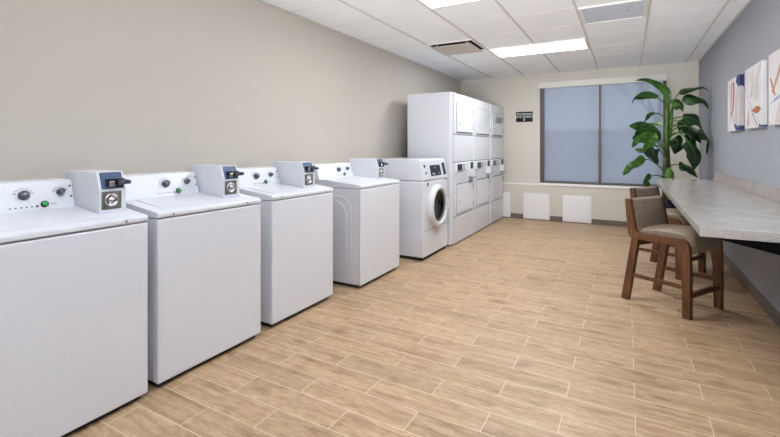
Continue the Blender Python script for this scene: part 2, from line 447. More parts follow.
t = thing('air_vent', 'square beige ceiling diffuser with a dark slot round its plate', 'air vent', (-1.916, 5.222, H))
b = MB(); b.box(-.288, .288, -.288, .288, -.004, .003); b.build('opening_shade', M['dark'], t)  # flat dark sheet painted as the shade in the opening above the plate
b = MB()
for q in ((-.29, .29, -.29, -.278), (-.29, .29, .278, .29), (-.29, -.278, -.278, .278), (.278, .29, -.278, .278)): b.box(*q, -.012, .003, .002)
b.build('frame', M['frame_white'], t)
b = MB(); b.box(-.262, .262, -.262, .262, -.042, -.034, .003)
for x, y in ((-.2, -.2), (.2, -.2), (-.2, .2), (.2, .2)): b.box(x-.01, x+.01, y-.01, y+.01, -.036, .0)
b.build('plaque', M['vent'], t)

t = thing('ceiling_panel', 'pale blue-grey square panel set in the ceiling near the blue-grey wall', 'ceiling panel', (-.11, 4.615, H))
b = MB()
for q in ((-.288, .288, -.29, -.272), (-.288, .288, .272, .29), (-.288, -.25, -.272, .272), (.25, .288, -.272, .272)): b.box(*q, -.012, .003, .002)
b.build('frame', M['frame_white'], t)
b = MB(); b.box(-.25, .25, -.272, .272, -.006, .002); b.build('panel', M['bluepanel'], t)
b = MB(); b.lathe([(0, -.010), (.008, -.010), (.010, -.006)], 12, at(.12, -.02, 0)); b.build('sensor', M['knob'], t)

# ------------------------------------------------------------------ top-loading washers
def coin_box(root, y0, y1, xo=0.0, deep=0.0):
    """coin meter box: sloped upper front with slide, lock plate below"""
    bx = MB(); xb, xf, xt = -.46-deep*.6, -.105+xo, -.137+xo
    bx.prism([(xb, .968), (xf, .962), (xf, 1.085), (xt, 1.175), (xb, 1.175)], 'y', y0, y1, .004)
    cb = bx.build('coin_box', M['enamel2'], root); w = y1-y0
    n = Vector((.09, 0, .032)).normalized()                         # outward normal of the sloped face
    def sl(y, s, off):                                              # point on the slope: s 0 at top, 1 at bottom
        return Vector((xt, y, 1.175)).lerp(Vector((xf, y, 1.085)), s) + n*off
    m = MB()
    A = [sl(y0+.012, .05, .002), sl(y1-.012, .05, .002), sl(y1-.012, .97, .002), sl(y0+.012, .97, .002)]
    m.poly(A)
    m.build('slide_plate', M['bluegrey'], cb)
    m = MB()
    m.box(xt+.006, xf+.012, y0+.035, y1-.012, 1.105, 1.140, .004)
    m.build('slide_housing', M['black'], cb)
    m = MB(); m.box(xf-.004, xf+.018, y0+.04, y0+.066, 1.100, 1.128, .004); m.build('coin_chute', M['chrome'], cb)
    m = MB(); m.box(xf-.010, xf+.026, y0+w*.62, y1+.004, 1.108, 1.132, .004); m.build('coin_slide', M['knob'], cb)
    m = MB(); m.lathe([(0, 0), (.010, 0), (.010, .020), (0, .020)], 16, at(xf+.024, y1-.008, 1.121) @ XF); m.build('slide_grip', M['bluegrey'], cb)
    m = MB(); m.prism([(xt+.0035, 1.163), (xt+.0045, 1.163), (xt+.0125, 1.143), (xt+.0105, 1.143)], 'y', y0+.018, y1-.018); m.build('instruction_strip', M['lcd'], cb)
    m = MB(); m.box(xf-.004, xf+.003, y0+.010, y1-.026, .985, 1.076, .002)
    lp = m.build('lock_plate', M['steel'], cb)
    m = MB(); m.lathe([(.034, 0), (.034, .010), (.026, .013), (.024, .006), (.012, .006), (.010, .014), (0, .014)], 24, at(xf+.002, y0+w*.42, 1.032) @ XF)
    m.build('lock', M['chrome'], lp)
    return cb

def washer(label, x, y, w, pr, box, d1, d2, g, dryer=False, tilt=.041, deep=0.0):
    """front face at local x=0, left side y=0; pr = right end of the console"""
    t = thing('washing_machine', label, 'washing machine', (x, y, 0), 0, 'row of white top-loading washers')
    D = .60 + deep
    b = MB(); b.box(-D+.03, -.035, .02, w-.02, 0, .05, .004); b.build('toe_kick', M['toe'], t)
    b = MB(); b.box(-D, -.030, .004, w-.004, .03, .914, .008, 3)
    if dryer:                                                       # pressed panel in the side sheet
        def rr(x0, x1, z0, z1, r, n=8):
            P = []
            for cx, cz, a in ((x1-r, z0+r, -90), (x1-r, z1-r, 0), (x0+r, z1-r, 90), (x0+r, z0+r, 180)):
                for i in range(n+1):
                    an = R(a + 90*i/n); P.append((cx + r*math.cos(an), cz + r*math.sin(an)))
            return P
        b.prism(rr(-.54, -.10, .10, .845, .13), 'y', -.004, .010, .006, 3)
        b.prism(rr(-.52, -.15, .14, .80, .15), 'y', -.009, .010, .006, 3)
    b.build('cabinet', M['enamel'], t)
    b = MB(); b.box(-.028, 0, 0, w, .03, .911, .009, 3); b.build('front_panel', M['enamel'], t)
    # sloping top with rounded front lip
    b = MB()
    z0, sl = .949, tilt/(.35+deep)
    b.prism([(-D, .918), (-.001, .918), (.002, .924), (.002, .941), (-.004, z0), (-.02, z0+.003), (-.36-deep, z0+(.36+deep)*sl), (-D, z0+(.36+deep)*sl)], 'y', 0, w-.002, .003, 2)
    b.build('top_panel', M['enamel2'], t)
    b = MB()
    def tz(xx): return z0 + .0025 - xx*sl
    b.prism([(-.32, tz(-.32)-.004), (-.055, tz(-.055)-.004), (-.055, tz(-.055)+.0015), (-.32, tz(-.32)+.0015)], 'y', .07, min(pr, w-.16), .001, 1)
    b.build('lid', M['enamel2'], t)
    if not dryer:
        for yy in (.09, .61):
            b = MB(); b.lathe([(.0065, 0), (.0065, .003), (.004, .005), (0, .005)], 12, at(.002, yy, .933) @ XF); b.build('screw', M['steel'], t)
    # console, front leaning back
    b = MB(); zb = z0 + (.34+deep)*sl; dx = deep
    b.prism([(-.352-dx, zb-.01), (-.352-dx, zb+.004), (-.394-dx, 1.122), (-.402-dx, 1.130), (-.56-dx, 1.130), (-.56-dx, zb-.01)], 'y', -.03 if dryer else 0, pr, .004)
    co = b.build('console', M['console'], t)
    face = Matrix.Translation((-.352-dx, 0, zb+.004)) @ Matrix.Rotation(-math.atan2(.042, 1.122-zb-.004), 4, 'Y')
    hgt = 1.122-zb-.004
    def fz(z): return (z - zb - .004)
    def knob(y, z, r, name):
        m = MB(); m.lathe([(r, 0), (r, .010), (r*.8, .024), (0, .025)], 20, face @ at(0, y, fz(z)) @ XF)
        k = m.build(name, M['knob'], co)
        m = MB(); m.lathe([(r*.55, .0), (r*.55, .003), (0, .003)], 16, face @ at(.0245, y, fz(z)) @ XF); m.build('knob_cap', M['knobtop'], k)
        # pointer ridge and printed legend around it
        m = MB()
        for i in range(9):
            a = R(-200 + 27*i)
            p = face @ Vector((.0008, y - math.cos(a)*r*1.55, fz(z) + abs(math.sin(a))*r*1.3 + .004))
            m.box(p.x-.0005, p.x+.001, p.y-.006, p.y+.006, p.z-.0015, p.z+.0015)
        m.build('legend', M['legend'], co)
    knob(d1, 1.070, .023, 'cycle_knob'); knob(d2, 1.073, .017, 'temperature_knob')
    m = MB(); m.lathe([(.0165, 0), (.0165, .008), (.012, .010), (0, .010)], 20, face @ at(0, g, fz(1.018)) @ XF, mi=0)
    m.build('button_bezel', M['black'], co)
    m = MB(); m.lathe([(.0115, 0), (.010, .004), (0, .005)], 20, face @ at(.010, g, fz(1.018)) @ XF); m.build('start_button', M['green'], co)
    m = MB()
    for i in range(6):
        r = .0035 if i < 5 else .006
        m.lathe([(r, 0), (r, .002), (0, .003)], 10, face @ at(0, g - .135 + .021*i, fz(1.011)) @ XF)
    m.build('indicator_lights', M['knob'], co)
    m = MB(); p = face @ Vector((.0005, g+.04, fz(1.018))); m.box(p.x-.0005, p.x+.001, p.y-.012, p.y+.012, p.z-.002, p.z+.002)
    m.build('legend', M['legend'], co)
    for zz in (1.103, 1.048):
        m = MB(); m.lathe([(.005, 0), (.005, .002), (0, .004)], 10, face @ at(0, pr-.012, fz(zz)) @ XF); m.build('screw', M['knob'], co)
    coin_box(t, box[0], box[1], box[2] if len(box) > 2 else 0, deep)
    return t
washer('white top-loading washer cut by the left edge of the photo', -2.158, .580, .722, .548, (.550, .680, -.02), .338, .489, .416)
washer('white top-loading washer, second in the row, with green start button', -2.178, 1.364, .732, .512, (.520, .652, -.015), .285, .432, .364)
washer('white top-loading washer, third in the row', -2.200, 2.222, .718, .452, (.460, .600, .0), .20, .355, .290)
washer('white coin machine with pressed side panel, fourth in the row beside the front-loader', -2.112, 3.235, .760, .556, (.558, .690, -.04), .307, .464, .394, dryer=True, deep=.10)

# ------------------------------------------------------------------ front-loading washer
def front_loader():
    t = thing('front_load_washer', 'white front-loading washer with round glass door beside the stacked dryers', 'washing machine', (-2.01, 4.372, 0))
    w, D = .748, .69
    b = MB(); b.box(-D+.02, -.02, .015, w-.015, 0, .05, .003); b.build('toe_kick', M['toe'], t)
    b = MB(); b.box(-D, 0, 0, w, .036, .906, .012, 3); b.build('cabinet', M['enamel'], t)
    b = MB(); b.box(-.004, .0025, .012, w-.012, .045, .328, .002); b.build('kick_panel', M['enamel'], t)
    b = MB(); b.box(-.0035, .0012, .012, w-.012, .329, .335); b.build('seam', M['seam'], t)
    b = MB(); b.prism([(-D, .912), (.004, .912), (.004, .925), (-.040, 1.138), (-.055, 1.155), (-D, 1.155)], 'y', 0, w, .006, 3)
    co = b.build('console', M['enamel2'], t)
    F = Matrix.Translation((.004, 0, .925)) @ Matrix.Rotation(-math.atan2(.044, .203), 4, 'Y')
    def plate(y0, y1, z0, z1, th, name, m, par, off=0.0):
        q = MB(); q.box(off, off+th, y0, y1, z0-.925, z1-.925, min(.003, th*.4)); bmesh.ops.transform(q.bm, matrix=F, verts=list(q.bm.verts))
        return q.build(name, m, par)
    sc = plate(.235, .545, .955, 1.085, .004, 'screen', M['screen'], co)
    plate(.275, .36, .968, .992, .001, 'readout', M['lcd'], sc, .004)
    plate(.37, .40, 1.045, 1.06, .001, 'logo_mark', M['lcd'], sc, .004)
    plate(.46, .50, .975, .985, .001, 'legend', M['legend'], sc, .004)
    plate(.62, .69, .955, 1.105, .010, 'coin_slot', M['black'], co)
    plate(.075, .108, 1.06, 1.10, .006, 'latch', M['black'], co); plate(.088, .118, .985, 1.01, .006, 'latch', M['black'], co)
    b = MB(); b.box(-.002, .006, .118, .140, .845, .885, .002); b.build('lock', M['black'], t)
    b = MB(); b.box(-.002, .004, .655, .72, .884, .898, .001); b.build('badge', M['knob'], t)
    cy, cz = .382, .592
    b = MB()
    b.lathe([(.252, -.004), (.255, .010), (.250, .040), (.236, .058), (.215, .062), (.196, .052), (.190, .030), (.190, .0)], 56, at(0, cy, cz) @ XF)
    d = b.build('door', M['enamel2'], t)
    b = MB(); b.lathe([(.196, .030), (.190, .040), (.178, .034), (.172, .016)], 48, at(0, cy, cz) @ XF); b.build('door_ring', M['gasket'], d)
    b = MB(); b.lathe([(.190, .022), (.175, .024), (.15, .014), (.10, .004), (0, .0025)], 48, at(0, cy, cz) @ XF); b.build('door_glass', M['bowl'], d)
    b = MB(); b.box(.03, .068, cy+.205, cy+.248, cz-.06, cz+.06, .010, 3); b.build('door_handle', M['enamel2'], d)
front_loader()

# ------------------------------------------------------------------ stacked dryers
def dryer_proto(label, y):
    t = thing('stacked_dryer', label, 'dryer', (-1.98, y, 0), 0, 'stacked dryers against the end wall')
    w, D = .862, .66
    b = MB(); b.box(-D+.03, -.05, .02, w-.02, 0, .03); b.build('toe_kick', M['toe'], t)
    b = MB()
    b.prism([(-D, 0.0), (-.045, 0.0), (-.016, .055), (-.016, w), (-D, w)], 'z', .012, 2.026, .006, 2)
    b.build('cabinet', M['enamel'], t)
    def fp(y0, y1, z0, z1, x0, x1, name, m, par=t, bev=.004):
        q = MB(); q.box(x0, x1, y0, y1, z0, z1, bev); return q.build(name, m, par)
    fp(.058, w-.008, .018, .368, -.02, 0, 'kick_panel', M['enamel'])
    fp(.058, w-.008, .376, 1.092, -.02, 0, 'lower_front', M['enamel'])
    fp(.058, w-.008, 1.102, 1.462, -.02, 0, 'middle_panel', M['enamel'])
    fp(.058, w-.008, 1.470, 2.020, -.02, 0, 'upper_front', M['enamel'])
    fp(.05, w, .369, .375, -.02, -.012, 'seam', M['seam'], bev=0); fp(.05, w, 1.093, 1.101, -.02, -.012, 'seam', M['seam'], bev=0); fp(.05, w, 1.463, 1.469, -.02, -.012, 'seam', M['seam'], bev=0)
    for z0, z1, lz in ((.405, .795, .56), (1.505, 1.885, 1.62)):
        g = fp(.140, .822, z0-.006, z1+.006, -.004, .0015, 'door_gap', M['seam'], bev=0)
        d = fp(.146, .816, z0, z1, -.002, .012, 'door', M['enamel'], bev=.006)
        q = MB(); q.lathe([(.016, 0), (.016, .004), (.010, .006), (0, .006)], 16, at(.013, .235, lz) @ XF); q.build('latch', M['legend'], d)
        for hz in (z0+.07, z1-.07):
            fp(.812, .832, hz-.03, hz+.03, .002, .016, 'hinge', M['steel'], d, .003)
        fp(.15, .80, z0-.016 if z0 > 1 else z1+.008, z0-.008 if z0 > 1 else z1+.014, .0, .006, 'grip_slot', M['seam'], d, 0)
    # control fascia
    c = fp(.095, .835, .968, 1.085, -.004, .010, 'control_panel', M['console'], bev=.003)
    fp(.160, .345, .978, 1.068, .009, .013, 'screen', M['screen'], c, .001)
    q = MB()
    for i in range(2):
        for j in range(3): q.box(.009, .014, .385+.05*i, .413+.05*i, .985+.03*j, 1.003+.03*j, .002)
    q.build('buttons', M['knob'], c)
    q = MB()
    for j in range(4): q.box(.009, .0115, .52, .60, .985+.023*j, .991+.023*j)
    q.build('legend', M['legend'], c)
    fp(.705, .790, .985, 1.080, .009, .022, 'coin_slot', M['black'], c, .003)
    k = fp(.650, .755, .872, .985, 0, .065, 'coin_box', M['enamel2'], t, .004)
    fp(.755, .800, .885, .985, 0, .055, 'coin_mechanism', M['knob'], k, .004)
    fp(.648, .825, .862, .874, 0, .066, 'coin_tray', M['steel'], k, .003)
    q = MB()
    for j in range(4): q.box(.0, .0035, .12, .60, .835+.03*j, .8375+.03*j)
    q.build('vent_lines', M['legend'], t)
    return t
d0 = dryer_proto('white stacked coin dryer beside the front-loading washer, nearest of three', 5.222)
copy_thing(d0, 'white stacked coin dryer standing between the other two stacks', (-1.98, 6.090, 0))
d2 = copy_thing(d0, 'white stacked coin dryer in the corner by the window wall, with grey notice on door', (-1.98, 6.958, 0))
b = MB(); b.box(.013, .0165, .30, .74, 1.715, 1.83, .001)
for i in range(4): b.box(.016, .0172, .33, .71, 1.735+.022*i, 1.743+.022*i, mi=1)
b.build('notice', [M['legend'], M['seam']], d2)

# ------------------------------------------------------------------ counter
t = thing('counter', 'long speckled grey stone counter fixed to the blue-grey wall', 'counter', (XR, 2.60, 0))
b = MB(); b.box(-.647, -.001, 0, 3.85, .853, .90, .003); b.build('worktop', M['quartz'], t)
b = MB(); b.box(-.022, -.001, 0.0, 3.88, .901, 1.0, .002); b.build('backsplash', M['quartz2'], t)
for y in (.13, 1.9, 3.6):
    b = MB(); b.prism([(-.001, .852), (-.555, .852), (-.545, .822), (-.001, .700)], 'y', y, y+.04, .003); b.build('bracket', M['bracket'], t)

# ------------------------------------------------------------------ bar stools
def stool(label, loc, rz):
    t = thing('bar_stool', label, 'bar stool', loc, rz, 'stools at the stone counter')
    W, T = .497, .042
    prof = [(0.0, .853), (.006, .860), (.038, .863), (.045, .857), (.090, .612), (.105, .593), (.13, .587), (.40, .598), (.452, .594), (.486, .574),
            (.504, .538), (.507, .50), (.425, .50), (.412, .525), (.385, .536), (.09, .530), (.052, .534), (.030, .556), (.024, .59)]
    for y0 in (0, W-T):
        b = MB(); b.prism(prof, 'y', y0, y0+T, .004, 2); b.build('side_frame', M['wood'], t)
    for y0 in (0, W-T):
        b = MB(); b.prism([(.058, .536), (.116, .536), (.028, 0), (-.034, 0)], 'y', y0+.001, y0+T-.001, .003); b.build('leg', M['wood'], t)
        b = MB(); b.prism([(.425, .503), (.507, .503), (.511, .34), (.511, 0), (.455, 0), (.447, .34)], 'y', y0+.001, y0+T-.001, .003); b.build('leg', M['wood'], t)
    for y0 in (.008, W-.036):
        b = MB(); b.prism([(.022, .206), (.020, .236), (.455, .244), (.455, .212)], 'y', y0, y0+.026, .003); b.build('stretcher', M['wood'], t)
    b = MB(); b.box(.465, .497, T-.004, W-T+.004, .150, .186, .003); b.build('foot_rail', M['wood'], t)
    b = MB(); b.prism([(.062, .47), (.09, .47), (.098, .53), (.07, .53)], 'y', T-.004, W-T+.004, .002); b.build('back_rail', M['wood'], t)
    # seat cushion: crowned, with a waterfall front
    bm = bmesh.new(); sec = [(.085, .60), (.095, .622), (.14, .636), (.24, .645), (.34, .650), (.42, .650), (.47, .640), (.503, .612), (.520, .565), (.520, .50), (.505, .485), (.47, .50), (.44, .545), (.09, .545)]
    ny = 9; rows = []
    for i in range(ny):
        u = i/(ny-1); y = T + .002 + (W-2*T-.004)*u; k = 1-(2*u-1)**4
        rows.append([bm.verts.new((x - (.012*(1-k) if x > .48 else 0), y, z - (.026*(1-k) if z > .60 else 0))) for x, z in sec])
    n = len(sec)
    for a, c in zip(rows[:-1], rows[1:]):
        for i in range(n): bm.faces.new((a[i], a[(i+1) % n], c[(i+1) % n], c[i]))
    bm.faces.new(rows[0]); bm.faces.new(rows[-1][::-1])
    bmesh.ops.recalc_face_normals(bm, faces=list(bm.faces))
    for f in bm.faces: f.smooth = True
    q = MB(); q.bm.free(); q.bm = bm; s = q.build('seat_cushion', M['fabric'], t)
    for p in s.data.polygons:
        if len(p.vertices) > 4: p.use_smooth = False
    # upholstered back between the uprights
    bm = bmesh.new(); rows = []
    for i in range(ny):
        u = i/(ny-1); y = T + .001 + (W-2*T-.002)*u; k = 1-(2*u-1)**4
        sec = [(.006, .850), (.016, .860), (.036, .862), (.050 + .010*k, .850), (.075 + .016*k, .73), (.100 + .010*k, .60), (.075, .56), (.032, .56)]
        rows.append([bm.verts.new((x, y, z)) for x, z in sec])
    n = 8
    for a, c in zip(rows[:-1], rows[1:]):
        for i in range(n): bm.faces.new((a[i], a[(i+1) % n], c[(i+1) % n], c[i]))
    bm.faces.new(rows[0]); bm.faces.new(rows[-1][::-1])
    bmesh.ops.recalc_face_normals(bm, faces=list(bm.faces))
    q = MB(); q.bm.free(); q.bm = bm; q.build('backrest', M['fabric'], t)
    return t
s0 = stool('walnut bar stool with taupe seat at the near end of the counter', (-.012, 4.139, 0), math.atan2(-.263, .408))
copy_thing(s0, 'walnut bar stool with taupe seat, behind the other one, nearer the potted plant', (.030, 5.232, 0), math.atan2(-.249, .425))

# ------------------------------------------------------------------ canvases
def canvas(y1, label, strokes):
    """face at x=-.04 looks to -x; u runs from the far edge (0) to the near edge (1), v upward; strokes painted in the mesh"""
    S = .53; y0 = y1 - S
    t = thing('wall_art', label, 'wall art', (XR, y1, 1.46), 0, 'abstract canvases above the counter')
    b = MB(); b.box(-.038, 0, -S, 0, 0, S-.005, .003)
    for k, (mi, pts) in enumerate(strokes):
        b.poly([(-.0384 - .00025*k, -S*min(max(u, 0), 1), (S-.005)*min(max(v, 0), 1)) for u, v in pts], mi)
        # carry colour that reaches the near edge round the wrapped side
        e = [v for u, v in pts if u >= 1.0]; yo = -S-.0006-.00025*k
        if len(e) >= 2: b.poly([(-.0385, yo, (S-.005)*min(e)), (-.0015, yo, (S-.005)*min(e)*.98), (-.0015, yo, (S-.005)*max(e)), (-.0385, yo, (S-.005)*max(e))], mi)
    b.build('canvas', [M[k] for k in ('canvas', 'navy', 'rust', 'tan', 'lilac', 'mauve')], t)
def band(f, g, n=14):
    """strip between two curves given as functions of s in 0..1"""
    return [f(i/n) for i in range(n+1)] + [g(1-i/n) for i in range(n+1)]
def arc(u0, v0, u1, v1, bulge, w0, w1):
    def c(s): return (u0+(u1-u0)*s + bulge*4*s*(1-s), v0+(v1-v0)*s)
    return band(lambda s: (c(s)[0]-(w0+(w1-w0)*s), c(s)[1]), lambda s: (c(s)[0]+(w0+(w1-w0)*s), c(s)[1]))
canvas(5.61, 'abstract canvas with navy patch and rust stripe, farthest from the camera', [
    (5, arc(.85, 0, .9, .8, -.1, .15, .12)),
    (2, arc(.36, .28, .52, .92, .10, .05, .06)), (3, arc(.22, .15, .36, .92, .05, .025, .05)),
    (4, arc(.62, .08, .40, .98, -.25, .022, .02)),
    (1, [(.80, 1.0), (1, 1.0), (1, .80), (.93, .78), (.84, .83), (.72, .9)]), (1, [(.60, .14), (.78, .10), (1, .08), (1, .0), (.74, .0), (.62, .07)]),
    (4, arc(.55, .25, .9, .05, -.02, .02, .03))])
canvas(4.87, 'abstract canvas with small rust diamond, between the two other canvases', [
    (5, arc(.75, .42, .95, .95, -.1, .16, .05)), (5, arc(.4, .5, .5, .85, .05, .10, .06)),
    (4, arc(.98, .02, 0.03, .72, -.12, .014, .016)),
    (2, [(.40, .285), (.55, .300), (.72, .335), (.86, .325), (.995, .278), (.86, .225), (.70, .220), (.55, .255)]),
    (3, arc(.22, .06, .26, .34, .0, .06, .015)),
    (1, arc(.80, .03, .50, .24, -.02, .015, .02)), (1, [(.86, .0), (1, .0), (1, .03), (.9, .05)])])
canvas(4.15, 'abstract canvas with tan strokes, cut by the right edge of the photo', [
    (3, arc(.18, .45, .78, 1.0, .02, .05, .09)), (2, arc(.30, .40, .1, .66, .0, .035, .03)),
    (4, arc(.10, .30, .95, .48, .05, .10, .12)), (5, arc(.5, .02, .6, .28, .0, .2, .15)), (3, arc(.72, .1, .85, .5, .0, .03, .06))])

# ------------------------------------------------------------------ plant
PX, PY = .485, 6.80
pl = thing('potted_plant', 'tall leafy plant in a navy pot at the far end of the counter', 'potted plant', (PX, PY, 0))
b = MB(); b.lathe([(0, .0), (.115, .0), (.125, .01), (.175, .58), (.182, .60), (.172, .605), (.160, .56), (.0, .56)], 40); b.build('pot', M['pot'], pl)
b = MB(); b.lathe([(.161, .565), (.10, .575), (0, .58)], 24); b.build('soil', M['soil'], pl)
Rv, Fv = Vector((.873, .487, 0)), Vector((-.487, .873, 0))          # across and deep axes of the plant's spread
def P3(a, z, d=0.0):
    v = Rv*a + Fv*d; return Vector((v.x, v.y, z))
K = .01338
def px(x, y, d=0.0):
    k = 1+d/5.66
    return P3(((x-390)*k-277.5)*K, 1.3-(y-147)*K*k, d)   # sketch units of the leaf layout -> metres
# canes
def cane(pts, rad, name, m):
    b = MB(); b.tube(pts, rad, 10); return b.build(name, m, pl)
cane([P3(.02, .57), P3(.015, .75), P3(.005, 1.0), P3(-.005, 1.25), P3(.0, 1.42)], [.044, .040, .036, .032, .026], 'trunk', M['trunk'])
cane([P3(-.05, .57, -.03), P3(-.045, .80, -.03), P3(-.04, 1.0, -.02), P3(-.035, 1.22, -.02)], [.04, .038, .036, .022], 'trunk', M['trunk'])
cane([P3(-.03, .58, -.09), P3(-.03, .86, -.09), P3(-.03, .96, -.085), P3(-.035, 1.02, -.08)], [.045, .056, .052, .022], 'leaf_sheath', M['sheath'])
cane([P3(.0, 1.38), P3(.0, 1.6), P3(.012, 1.8), P3(.03, 1.95)], [.028, .024, .018, .008], 'stalk', M['stem'])
cane([P3(.0, 1.40, -.03), P3(.035, 1.6, -.03), P3(.05, 1.8, -.02), P3(.06, 1.90, -.02)], [.022, .020, .016, .008], 'stalk', M['stem'])
cane([P3(-.01, 1.30, -.03), P3(-.03, 1.48, -.03), P3(-.02, 1.70, -.02), P3(-.01, 1.92, -.02)], [.02, .018, .014, .008], 'stalk', M['stem'])

def spline(pts, n):
    out = []; m = len(pts)-1
    for i in range(n+1):
        s = i/n*m; k = min(int(s), m-1); f = s-k
        p0, p1, p2, p3 = pts[max(k-1, 0)], pts[k], pts[k+1], pts[min(k+2, m)]
        out.append(.5*((2*p1) + (p2-p0)*f + (2*p0-5*p1+4*p2-p3)*f*f + (3*p1-p0-3*p2+p3)*f**3))
    return out
def leaf(petiole, blade, width, face, m, fold=.28, wave=.22, seed=0):
    """blade: spine points; width in sketch units; face 1 = broad side to the room, 0 = edge on"""
    rnd = random.Random(seed)
    P = spline([px(*p) for p in blade], 16); n = 16
    bm = bmesh.new(); rows = []; ph = rnd.random()*6
    up0 = None
    for i, p in enumerate(P):
        s = i/n; tn = (P[min(i+1, n)] - P[max(i-1, 0)]).normalized()
        view = Fv
        perp = tn.cross(view); perp = perp.normalized() if perp.length > .05 else Rv.copy()
        if up0 is not None and perp.dot(up0) < 0: perp = -perp
        up0 = perp
        a = math.acos(max(0, min(1, face)))
        side = (perp*math.cos(a) + view*math.sin(a)); side = (side - tn*side.dot(tn)).normalized()
        nrm = side.cross(tn)
        wv = width*K*.62 * (math.sin(math.pi*min(1, s**.72*.97+.03))**.75 if s < 1 else .02)
        row = []
        for j in (-1, -.55, 0, .55, 1):
            q = p + side*wv*j + nrm*(abs(j)*wv*fold + wave*wv*math.sin(ph + s*9 + j*1.5)*abs(j))
            row.append(bm.verts.new(q))
        rows.append(row)
    for a, c in zip(rows[:-1], rows[1:]):
        for j in range(4): bm.faces.new((a[j], a[j+1], c[j+1], c[j]))
    for f in bm.faces: f.smooth = True
    q = MB(); q.bm.free(); q.bm = bm
    lf = q.build('leaf', M[m], pl)
    b = MB(); pp = spline([px(*p) for p in petiole] + [P[0]], 8) if petiole else [P[0]]
    mid = P[:13]
    full = pp + mid[1:]
    b.tube(full, [.0095*(1-.75*i/(len(full)-1)) for i in range(len(full))], 6); b.build('petiole', M['stem'] if m != 'leaf' else M['stem'], lf)
L = leaf
L([(668, 122), (669, 110)], [(669.5, 103), (667, 94), (661, 87), (652, 82), (644, 79.6), (635.5, 80)], 6.5, .55, 'leaf2', seed=1)
L([(667, 118), (665.5, 106), (661, 100)], [(658, 97.6), (650, 95.6), (641, 96.2), (635, 98.5), (632, 103.5)], 7, .75, 'leaf2', seed=2)
L([(670, 116), (672, 105, -.05), (675.5, 97, -.1)], [(679, 93.5, -.1), (686, 89.5, -.13), (697, 87.2, -.16), (704, 86.6, -.18), (710.5, 91, -.2)], 7, .45, 'leaf', seed=3)
L([(670, 120), (673, 110, -.05), (678, 104, -.08)], [(682.5, 100.8, -.1), (690, 98.5, -.15), (699, 98.2, -.18), (706, 101, -.2), (709.5, 109.5, -.22)], 10.5, .8, 'leaf', seed=4)
L([(669.5, 118), (671, 110, -.05)], [(672.5, 106, -.06), (677, 103.5, -.1), (681.5, 106, -.15), (684, 112.5, -.18)], 10, .85, 'leaf2', seed=5)
L([(668.5, 128), (672, 120, -.06), (678, 117, -.1)], [(683, 117, -.1), (691, 117.5, -.14), (699, 121.5, -.18), (704, 131, -.2)], 15, .8, 'leaf', seed=6)
L([(668, 132), (672, 126, -.1)], [(678, 126, -.14), (686, 127, -.18), (695, 132, -.24), (702, 143, -.28)], 14, .85, 'leaf', seed=7)
L([(669, 134), (680, 126, -.2), (692, 127, -.25)], [(698, 130.5, -.27), (706, 135.5, -.29), (710, 143, -.3), (707.5, 155, -.3)], 12, .7, 'leaf', seed=8)
L([(668.5, 138), (675, 132, -.15), (684, 136, -.22)], [(688, 141, -.25), (692, 147, -.27), (695.5, 157, -.28), (694.5, 170, -.28)], 17, .95, 'leaf', fold=.12, seed=9)
L([(668, 144), (670, 139, -.1)], [(673.5, 138.5, -.14), (677.5, 141, -.18), (677, 147, -.2), (674.5, 154.5, -.2)], 15, .95, 'leaf', fold=.12, seed=10)
L([(667, 172), (671, 166, -.08), (676, 164.5, -.1)], [(679, 165, -.12), (685, 166.3, -.14), (692, 170, -.16), (698.5, 178, -.18)], 10, .8, 'leaf', seed=11)
L([(666.5, 150), (662.5, 145, -.06)], [(659.5, 141, -.08), (651, 133, -.12), (641, 127, -.16), (629, 125.5, -.2)], 11, .85, 'leaf2', seed=12)
L([(666, 154), (661, 146, -.1)], [(657, 142, -.12), (649, 138.5, -.16), (640, 139.5, -.2), (631.5, 147.5, -.22)], 11, .85, 'leaf3', seed=13)
L([(667, 142), (665.5, 132, .1)], [(663, 126, .12), (656, 124, .15), (649, 125, .18), (644, 128.5, .2)], 5, .8, 'leaf4', seed=14)
L([(665.5, 158), (660, 150, -.12), (655, 145, -.14)], [(651, 144.5, -.15), (652, 150, -.18), (655.5, 157, -.19), (658.5, 163.5, -.18)], 13, .95, 'leaf', fold=.12, seed=15)
L([(665, 174), (659, 166, -.1), (650, 160, -.14)], [(645.5, 160, -.16), (638, 163.5, -.2), (630.5, 168.5, -.22), (622.5, 175.5, -.24)], 11, .85, 'leaf3', seed=16)
L([(664.5, 178, -.05), (657, 175.5, -.1)], [(651.5, 176, -.12), (648, 179.5, -.14), (648, 184, -.15), (650, 190, -.15)], 8, .9, 'leaf2', seed=17)
L([(667.5, 150), (672, 128, .05), (680, 122, .08)], [(684, 121, .08), (689, 125, .06), (694, 136, .02), (697, 146, 0)], 11, .75, 'leaf', seed=18)
L([(667.5, 160), (662, 140, .08), (652, 133, .12)], [(647, 132, .12), (641, 134, .14), (636, 137, .15), (632, 138, .15)], 9, .8, 'leaf2', seed=19)

L([(668, 140), (674, 134, .05), (682, 133, .05)], [(686, 133.5, .04), (691, 138, .0), (696, 147, -.04), (699, 158, -.06)], 10, .8, 'leaf', seed=20)
L([(668, 126), (674, 121, -.12)], [(679, 120.5, -.15), (684, 123, -.18), (689, 129, -.2), (692, 136, -.2)], 12, .8, 'leaf', seed=21)
L([(667.5, 124), (664, 117, -.05), (658, 113, -.08)], [(655, 113.5, -.1), (650, 116, -.1), (646, 120, -.1), (643, 126, -.1)], 6, .7, 'leaf2', seed=22)
L([(666, 150), (660, 146, -.16)], [(655, 145.5, -.2), (648, 148, -.22), (642, 151, -.22), (635, 149, -.22)], 9, .7, 'leaf3', seed=23)

